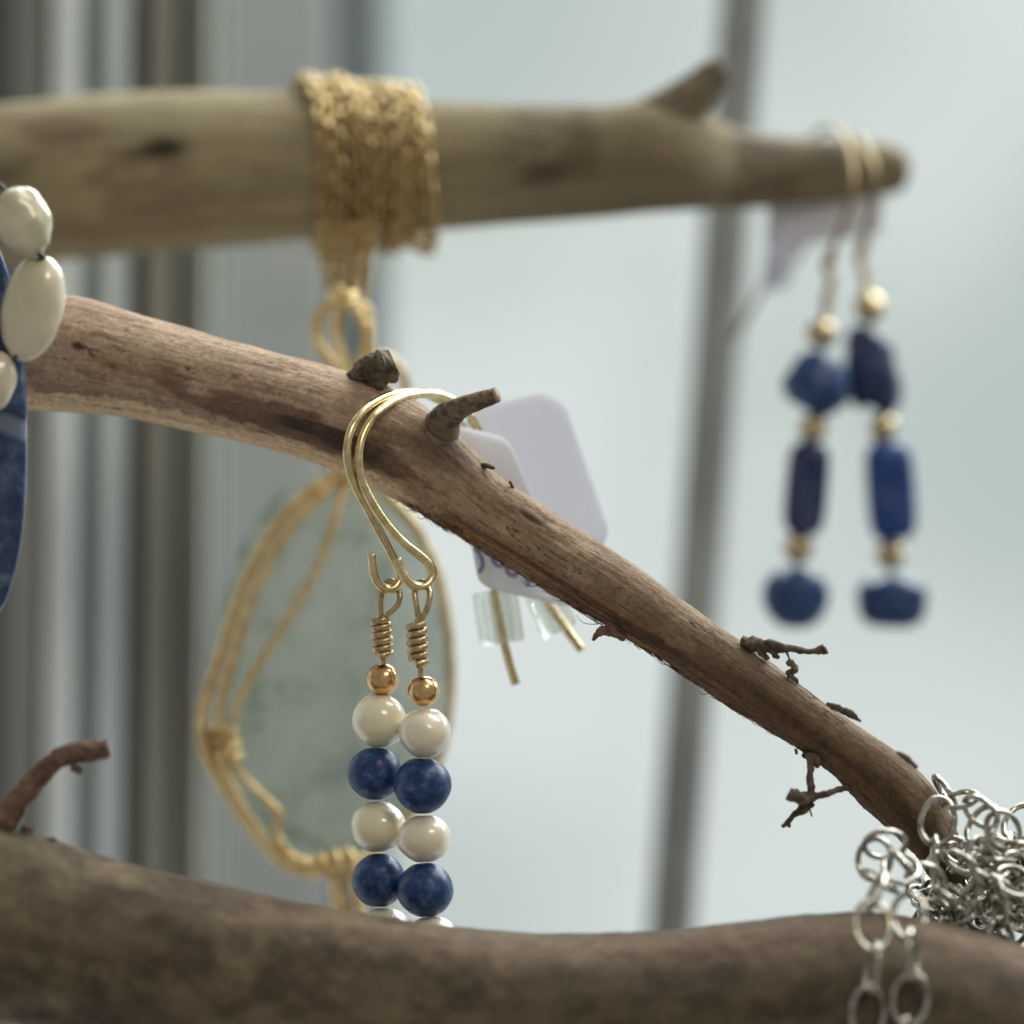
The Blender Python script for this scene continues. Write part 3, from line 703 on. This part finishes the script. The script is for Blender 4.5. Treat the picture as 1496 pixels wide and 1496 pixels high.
for stroke in ([(693, 800), (701, 812), (704, 826), (699, 836)], [(717, 797), (718, 814), (723, 824), (731, 826), (738, 818), (739, 806)],
               [(736, 806), (738, 826), (743, 838), (751, 840), (755, 832), (752, 820)], [(765, 838), (770, 850), (771, 856)], [(672, 645), (678, 652), (676, 660), (684, 664)],
               [(688, 668), (694, 676), (690, 684)]):
    c = spline(np.array([on_card(*p) for p in stroke]), 24); v, f = tube_data(c, 0.00026, 6, flat=0.2, ref=tuple(np.cross(n1, [0.3, 0, 1])))
    parts.append((v, f))
v, f = join(parts); build('handwriting', v, f, INK, None, c1)

# ------------------------------------------------------------------ blue earrings on the rear branch
def rear_earring(label, hook, drop, items):
    root = thing('drop_earring', P(*items[0][1:4]), label, 'earring', 'blue stone earrings on the rear branch')
    wire('ear_hook', hook, 4.4, DULLBRASS, root, n=160)
    wire('wire_link', drop, 7.5, BRASS, root, n=50, rough=0.25)
    wire('head_pin', [(x, y, d) for (_, x, y, d, *_r) in items], 3.5, DULLBRASS, root, n=60)
    for k, (nm, x, y, d, rx, ry, mt, tl, pw, lump) in enumerate(items):
        bead(nm, x, y, d, rx * 1.03, ry * (1.1 if 'metal' in nm else 1.06), mt, root, tilt=tl, power=pw, lump=lump, seed=k + 3, nu=36, nv=24)
    return root
rear_earring('blurred blue stone earring with a round middle nugget and dark tube bead',
    [(1215, 385, 64), (1222, 350, 62), (1238, 310, 59), (1246, 262, 59), (1240, 215, 63), (1222, 190, 70), (1200, 190, 77), (1180, 220, 84), (1165, 290, 87), (1135, 380, 86), (1100, 445, 85), (1072, 500, 84)],
    [(1217, 362, 64), (1207, 385, 64), (1214, 410, 64), (1207, 440, 64), (1203, 490, 64)],
    [(MB, 1200, 487, 64, 22, 20, GOLDBEAD, 0, None, 0), ('blue_nugget', 1195, 560, 64, 46, 44, LAPIS, 10, 0.9, 0.12), (MB, 1187, 626, 64, 21, 20, GOLDBEAD, 0, None, 0),
     ('tube_bead', 1178, 714, 64, 30, 64, LAPISDARK, 5, 0.45, 0.02), (MB, 1166, 801, 64, 22, 20, GOLDBEAD, 0, None, 0), ('blue_nugget', 1163, 873, 64, 46, 43, LAPIS, 0, 0.85, 0.05)])
rear_earring('blurred blue stone earring with a triangular middle stone and bright blue tube bead',
    [(1262, 372, 68), (1268, 335, 66), (1278, 290, 63), (1276, 245, 63), (1262, 212, 68), (1245, 200, 75), (1222, 225, 84), (1205, 290, 87), (1180, 350, 88), (1150, 395, 88)],
    [(1262, 350, 68), (1256, 375, 68), (1264, 405, 68), (1266, 455, 68)],
    [(MB, 1270, 450, 68, 22, 21, GOLDBEAD, 0, None, 0), ('blue_chip', 1274, 540, 68, 37, 60, LAPISDARK, -8, 0.72, 0.22), (MB, 1290, 626, 68, 21, 20, GOLDBEAD, 0, None, 0),
     ('tube_bead', 1301, 718, 68, 34, 68, LAPISBRIGHT, -4, 0.45, 0.02), (MB, 1301, 811, 68, 22, 20, GOLDBEAD, 0, None, 0), ('blue_nugget', 1304, 880, 68, 49, 35, LAPIS, 0, 0.6, 0.05)])
card('price_card', [(1124, 280, 72), (1290, 280, 74), (1285, 344, 74), (1116, 362, 72)], 0.3, CARDREAR, 'blurred white card tucked under the tip of the rear branch', 'card', 0.3, 0.2)
card('paper_flap', [(1122, 345, 75), (1168, 345, 78), (1148, 418, 80), (1108, 424, 77)], 0.3, CARDREAR, 'small blurred grey paper flap hanging below the card on the rear branch', 'card', 0.3, 0.2)

# ------------------------------------------------------------------ chains
def link_mesh(name, a, b, rw, mat, n=28, m=10, flat=1.0):
    t = np.linspace(0, 2 * np.pi, n, endpoint=False)
    c = np.stack([b * np.cos(t), np.zeros(n), a * np.sin(t)], 1)       # long axis Z, opening faces Y
    v, f = tube_data(c, rw, m, closed=True, ref=None)
    me = bpy.data.meshes.new(name); me.from_pydata(v.tolist(), [], f); me.polygons.foreach_set('use_smooth', [True] * len(me.polygons)); me.materials.append(mat)
    return me
def lay_chain(root, me, path, pitch, phase=0.0, jit=0.25, twist=0.0, ref=None, first=0, sj=0.0):
    """links end to end along a world-space path, every second one turned a quarter"""
    c = np.asarray(path); g = np.concatenate([[0], np.cumsum(np.linalg.norm(np.diff(c, axis=0), axis=1))])
    n = int(g[-1] / pitch); inv = Matrix.Translation(-root.location)
    for k in range(n):
        s0 = (k + 0.0) * pitch; p0 = np.array([np.interp(s0, g, c[:, i]) for i in range(3)]); p1 = np.array([np.interp(s0 + pitch, g, c[:, i]) for i in range(3)])
        t = Vector(p1 - p0).normalized(); mid_ = Vector((p0 + p1) / 2)
        r = Vector(ref(mid_)) if callable(ref) else Vector(ref or (0, -1, 0))
        y = (r - t * r.dot(t))
        if y.length < 1e-4: y = t.orthogonal()
        y.normalize(); x = y.cross(t)
        ang = (math.pi / 2 if (k + first) % 2 else 0) + phase + twist * k + random.uniform(-jit, jit)
        M = Matrix((x, y, t)).transposed().to_4x4() @ Matrix.Rotation(ang, 4, 'Z') @ Matrix.Rotation(random.uniform(-jit, jit) * 0.6, 4, 'X')
        M.translation = mid_
        if sj: M = M @ Matrix.Scale(1 + random.uniform(-sj, sj), 4)
        o = bpy.data.objects.new('link', me); col.objects.link(o); o.parent = root; o.matrix_local = inv @ M

# gold chain wound round the rear branch
gold = thing('gold_chain', P(560, 245, 55), 'gold rope chain wound round the blurred rear branch', 'chain')
gl_me = link_mesh('gold_link', 0.00112, 0.00088, 0.00030, GOLDCHAIN, 14, 7)
xs, rc, rr, ra, rb = RI
def around(x, deg, out): return on_limb(RI, x, deg, out)[0]
turns = 7.78
path = []
for t in np.linspace(0, 1, 700):
    deg = 100 - 360 * turns * t; k = deg / 360; a_ = math.radians(deg)
    x = 448 + 166 * t + 26 * max(math.cos(a_), -0.4) - 8 * math.sin(a_) + 2 * math.sin(k * 2.4 + 1) + 2 * math.sin(k * 5.1) + 3 * math.sin(k * 13.7)
    path.append(around(x, ((deg + 180) % 360) - 180, 1.2 + 0.9 * max(0, math.sin(k * 3.3)) + 0.25 * math.sin(k * 17)))
path = np.array(path)
kern = np.ones(5) / 5; path = np.stack([np.convolve(np.pad(path[:, i], 2, 'edge'), kern, 'valid') for i in range(3)], 1)
def outward(p):
    i = int(np.argmin(np.abs(rc[:, 0] - p.x))); q = np.array(p) - rc[i]; q[0] = 0; return q / np.linalg.norm(q)
lay_chain(gold, gl_me, path, 0.00176, phase=math.pi / 4, jit=0.12, ref=outward)
lay_chain(gold, gl_me, spline([P(425, 128, 55), P(445, 122, 52), P(470, 128, 49)], 40), 0.0017, phase=math.pi / 4, jit=0.15, ref=outward)
for pts in ([(480, 325, 46), (478, 370, 45), (484, 436, 43)], [(499, 328, 46), (497, 370, 45), (497, 436, 43)], [(518, 328, 46), (517, 370, 45), (512, 436, 43)], [(537, 322, 46), (536, 370, 45), (528, 436, 43)]):
    lay_chain(gold, gl_me, spline([P(*p) for p in pts], 40), 0.0017, phase=math.pi / 4, jit=0.2)

# silver chain heaped on the end of the middle branch and hanging over the front one
silver = thing('silver_chain', P(1390, 1290, -8), 'silver chain of oval links heaped where the two branches meet', 'chain')
sl = link_mesh('silver_link', 0.00272, 0.00186, 0.00036, SILVER, 40, 12)
sl2 = link_mesh('silver_link_small', 0.00228, 0.00190, 0.00033, SILVER, 36, 12)
PT = 0.0047
def strand(pts, me=sl, pitch=PT, **k): lay_chain(silver, me, spline([P(*p) for p in pts], 120), pitch, **k)
strand([(1264, 1640, -26), (1264, 1540, -26), (1270, 1450, -26), (1277, 1380, -26), (1273, 1318, -24), (1290, 1278, -19)], phase=0.15, jit=0.12)
strand([(1330, 1620, -26), (1322, 1530, -26), (1330, 1450, -26), (1338, 1400, -26), (1325, 1330, -24), (1320, 1285, -19)], phase=-0.35, jit=0.15)
strand([(1296, 1300, -17), (1272, 1262, -13), (1288, 1222, -14), (1318, 1240, -12)], me=sl2, pitch=0.0036, jit=0.4, phase=0.9)
strand([(1318, 1285, -17), (1316, 1248, -13), (1346, 1290, -14), (1400, 1310, -12), (1455, 1300, -10), (1500, 1265, -4)], me=sl2, pitch=0.0037, jit=0.5)
strand([(1370, 1150, -2), (1402, 1168, -7), (1440, 1190, -10), (1475, 1222, -10), (1505, 1255, -4)], me=sl2, pitch=0.0036, jit=0.35, phase=1.0)
strand([(1374, 1172, -7), (1365, 1234, -9), (1366, 1290, -10), (1360, 1340, -10)], me=sl, pitch=0.0046, jit=0.12, phase=0.1)
strand([(1440, 1180, -8), (1430, 1235, -11), (1444, 1290, -13), (1458, 1350, -13), (1466, 1410, -12)], jit=0.2, phase=0.75)
strand([(1500, 1180, -4), (1480, 1240, -8), (1490, 1300, -10), (1500, 1380, -10)], jit=0.3, phase=0.4)
for cx, y0, hgt, dc, tn, ph0, rx in ((1408, 1228, 120, 1, 2.6, 0.4, 56), (1475, 1235, 120, 0, 2.6, 1.6, 52), (1440, 1250, 100, -3, 2.2, 2.6, 46), (1420, 1270, 80, -5, 1.6, 4.0, 58), (1490, 1255, 110, -6, 1.8, 0.0, 40)):
    hp = []
    for t in np.linspace(0, 1, 300):
        ph = 2 * math.pi * tn * t + ph0
        hp.append(P(cx + rx * math.cos(ph) + 14 * math.sin(11 * t), y0 + hgt * t + 16 * math.sin(ph * 0.7 + 1), dc + 7.5 * math.sin(ph)))
    lay_chain(silver, sl2, np.array(hp), 0.0036, jit=0.5, phase=0.4)

# ------------------------------------------------------------------ sea glass pendant netted in gold cord
pend = thing('wrapped_pendant', P(490, 1260, 40), 'blurred grey green oval glass pendant netted in knotted gold cord', 'pendant')
v, f = sphere_data(64, 40)
v = np.sign(v) * np.abs(v) ** 0.92; v *= (1 + 0.03 * fbm(v * 1.2, 2, 3))[:, None]
zz = v[:, 2]; v[:, 0] *= 1 - 0.10 * zz
v = v * np.array([L(172, 42), 0.0038, L(292, 42)]); build('stone', v + P(483, 975, 43), f, SEAGLASS, pend)
def cord(pts, r=8.0, n=120): return wire('cord', pts, r, CORD, pend, n=n, m=14, rough=0.12)
cord([(498, 690, 38), (440, 728, 37), (392, 785, 37), (352, 865, 37), (325, 950, 37), (303, 1015, 37), (294, 1060, 36), (305, 1108, 36), (335, 1165, 37), (378, 1225, 37), (425, 1268, 37), (475, 1272, 36), (520, 1258, 37)])
cord([(505, 696, 37), (450, 742, 36), (405, 800, 36), (366, 878, 36), (343, 955, 36), (325, 1020, 36), (318, 1070, 35)])
cord([(510, 695, 37), (494, 745, 36), (470, 815, 36), (430, 890, 36), (385, 960, 36), (352, 1020, 36), (335, 1075, 35)], 6.5)
cord([(330, 1100, 35), (352, 1132, 36), (385, 1165, 36), (409, 1190, 36), (404, 1215, 36), (425, 1250, 36), (460, 1262, 36)], 6.5)
cord([(318, 1100, 35), (340, 1150, 35), (372, 1205, 35), (410, 1250, 36), (450, 1266, 35)], 6.5)
cord([(515, 690, 38), (560, 718, 40), (608, 772, 42), (640, 845, 43), (655, 930, 43), (657, 1020, 43), (640, 1110, 42), (600, 1190, 41), (555, 1240, 39), (510, 1262, 37)], 8)
cord([(505, 680, 40), (560, 640, 42), (592, 590, 43), (588, 545, 42), (560, 520, 41), (528, 530, 40)], 7)
cord([(490, 1270, 37), (492, 1300, 37), (500, 1340, 37), (505, 1375, 37)], 11); cord([(515, 1262, 37), (520, 1300, 37), (528, 1345, 37), (530, 1380, 37)], 10)
for (x0, y0, x1, y1, rad, tn) in ((322, 1062, 334, 1112, 24, 3.0), (455, 1268, 515, 1254, 20, 3.0), (503, 668, 507, 702, 22, 2.5), (502, 424, 504, 446, 24, 2.0)):
    t = np.linspace(0, 1, 90); A = P(x1, y1, 37) - P(x0, y0, 37); An = A / np.linalg.norm(A); e1 = np.array([0, -1.0, 0]); e2 = np.cross(An, e1)
    ph = 2 * np.pi * tn * t; c = P(x0, y0, 37) + A * t[:, None] + L(rad - 7, 37) * (np.cos(ph)[:, None] * e1 + np.sin(ph)[:, None] * e2)
    v, f = tube_data(c, L(8, 37), 12); build('knot', v, f, CORD, pend)
cord([(497, 442, 40), (472, 452, 40), (462, 480, 40), (470, 510, 40), (490, 540, 40), (500, 600, 40), (504, 670, 39)], 8)
cord([(500, 440, 38), (492, 465, 38), (494, 500, 38), (508, 545, 38), (508, 600, 39), (506, 670, 39)], 8)
cord([(506, 440, 38), (526, 460, 38), (536, 490, 38), (528, 530, 39), (515, 580, 39), (508, 670, 39)], 8)
cord([(512, 440, 40), (538, 452, 40), (543, 500, 40), (535, 545, 40), (520, 600, 40), (510, 670, 40)], 6)

# ------------------------------------------------------------------ blue slab pendant rimmed with pearls, at the left edge
slab = thing('pearl_pendant', P(-60, 980, -9), 'blue veined stone slab pendant edged with baroque pearls at the left edge', 'pendant')
v, f = sphere_data(72, 48); v = np.sign(v) * np.abs(v) ** np.array([0.80, 0.55, 0.80])
v[:, 0] *= 1 + 0.04 * v[:, 2] * -1
v = v * np.array([L(106, -7), 0.0022, L(310, -7)]); build('stone_slab', v + P(-67, 625, -7), f, SODALITE, slab)
for k, (x, y, rx, ry, tl, lp) in enumerate(((33, 325, 40, 50, -22, 0.10), (47, 450, 45, 77, 12, 0.05), (-12, 556, 35, 44, 15, 0.07), (-44, 256, 40, 36, 30, 0.1), (-92, 235, 42, 36, 5, 0.1), (-160, 290, 40, 46, 20, 0.1), (-178, 385, 40, 55, -10, 0.08), (-150, 490, 38, 50, 12, 0.08), (-82, 560, 38, 40, 0, 0.08))):
    bead('pearl', x, y, -12 + (k % 2), rx, ry, PEARLBIG, slab, tilt=tl, lump=lp, seed=60 + k, depth=rx * 0.8, nu=56, nv=40, power=0.93)
wire('beading_wire', [(-20, 262, -11), (6, 276, -12.5), (32, 325, -11), (58, 372, -12), (47, 450, -11), (20, 528, -12), (-12, 556, -11)], 3, DARKWIRE, slab, n=80)
wire('beading_wire', [(58, 371, -13), (64, 376, -12), (52, 382, -12)], 3, DARKWIRE, slab, n=20)
wire('hanging_cord', [(-90, 235, -11), (-110, 120, -8), (-140, -60, 0), (-170, -260, 8)], 4, DARKWIRE, slab, n=60)
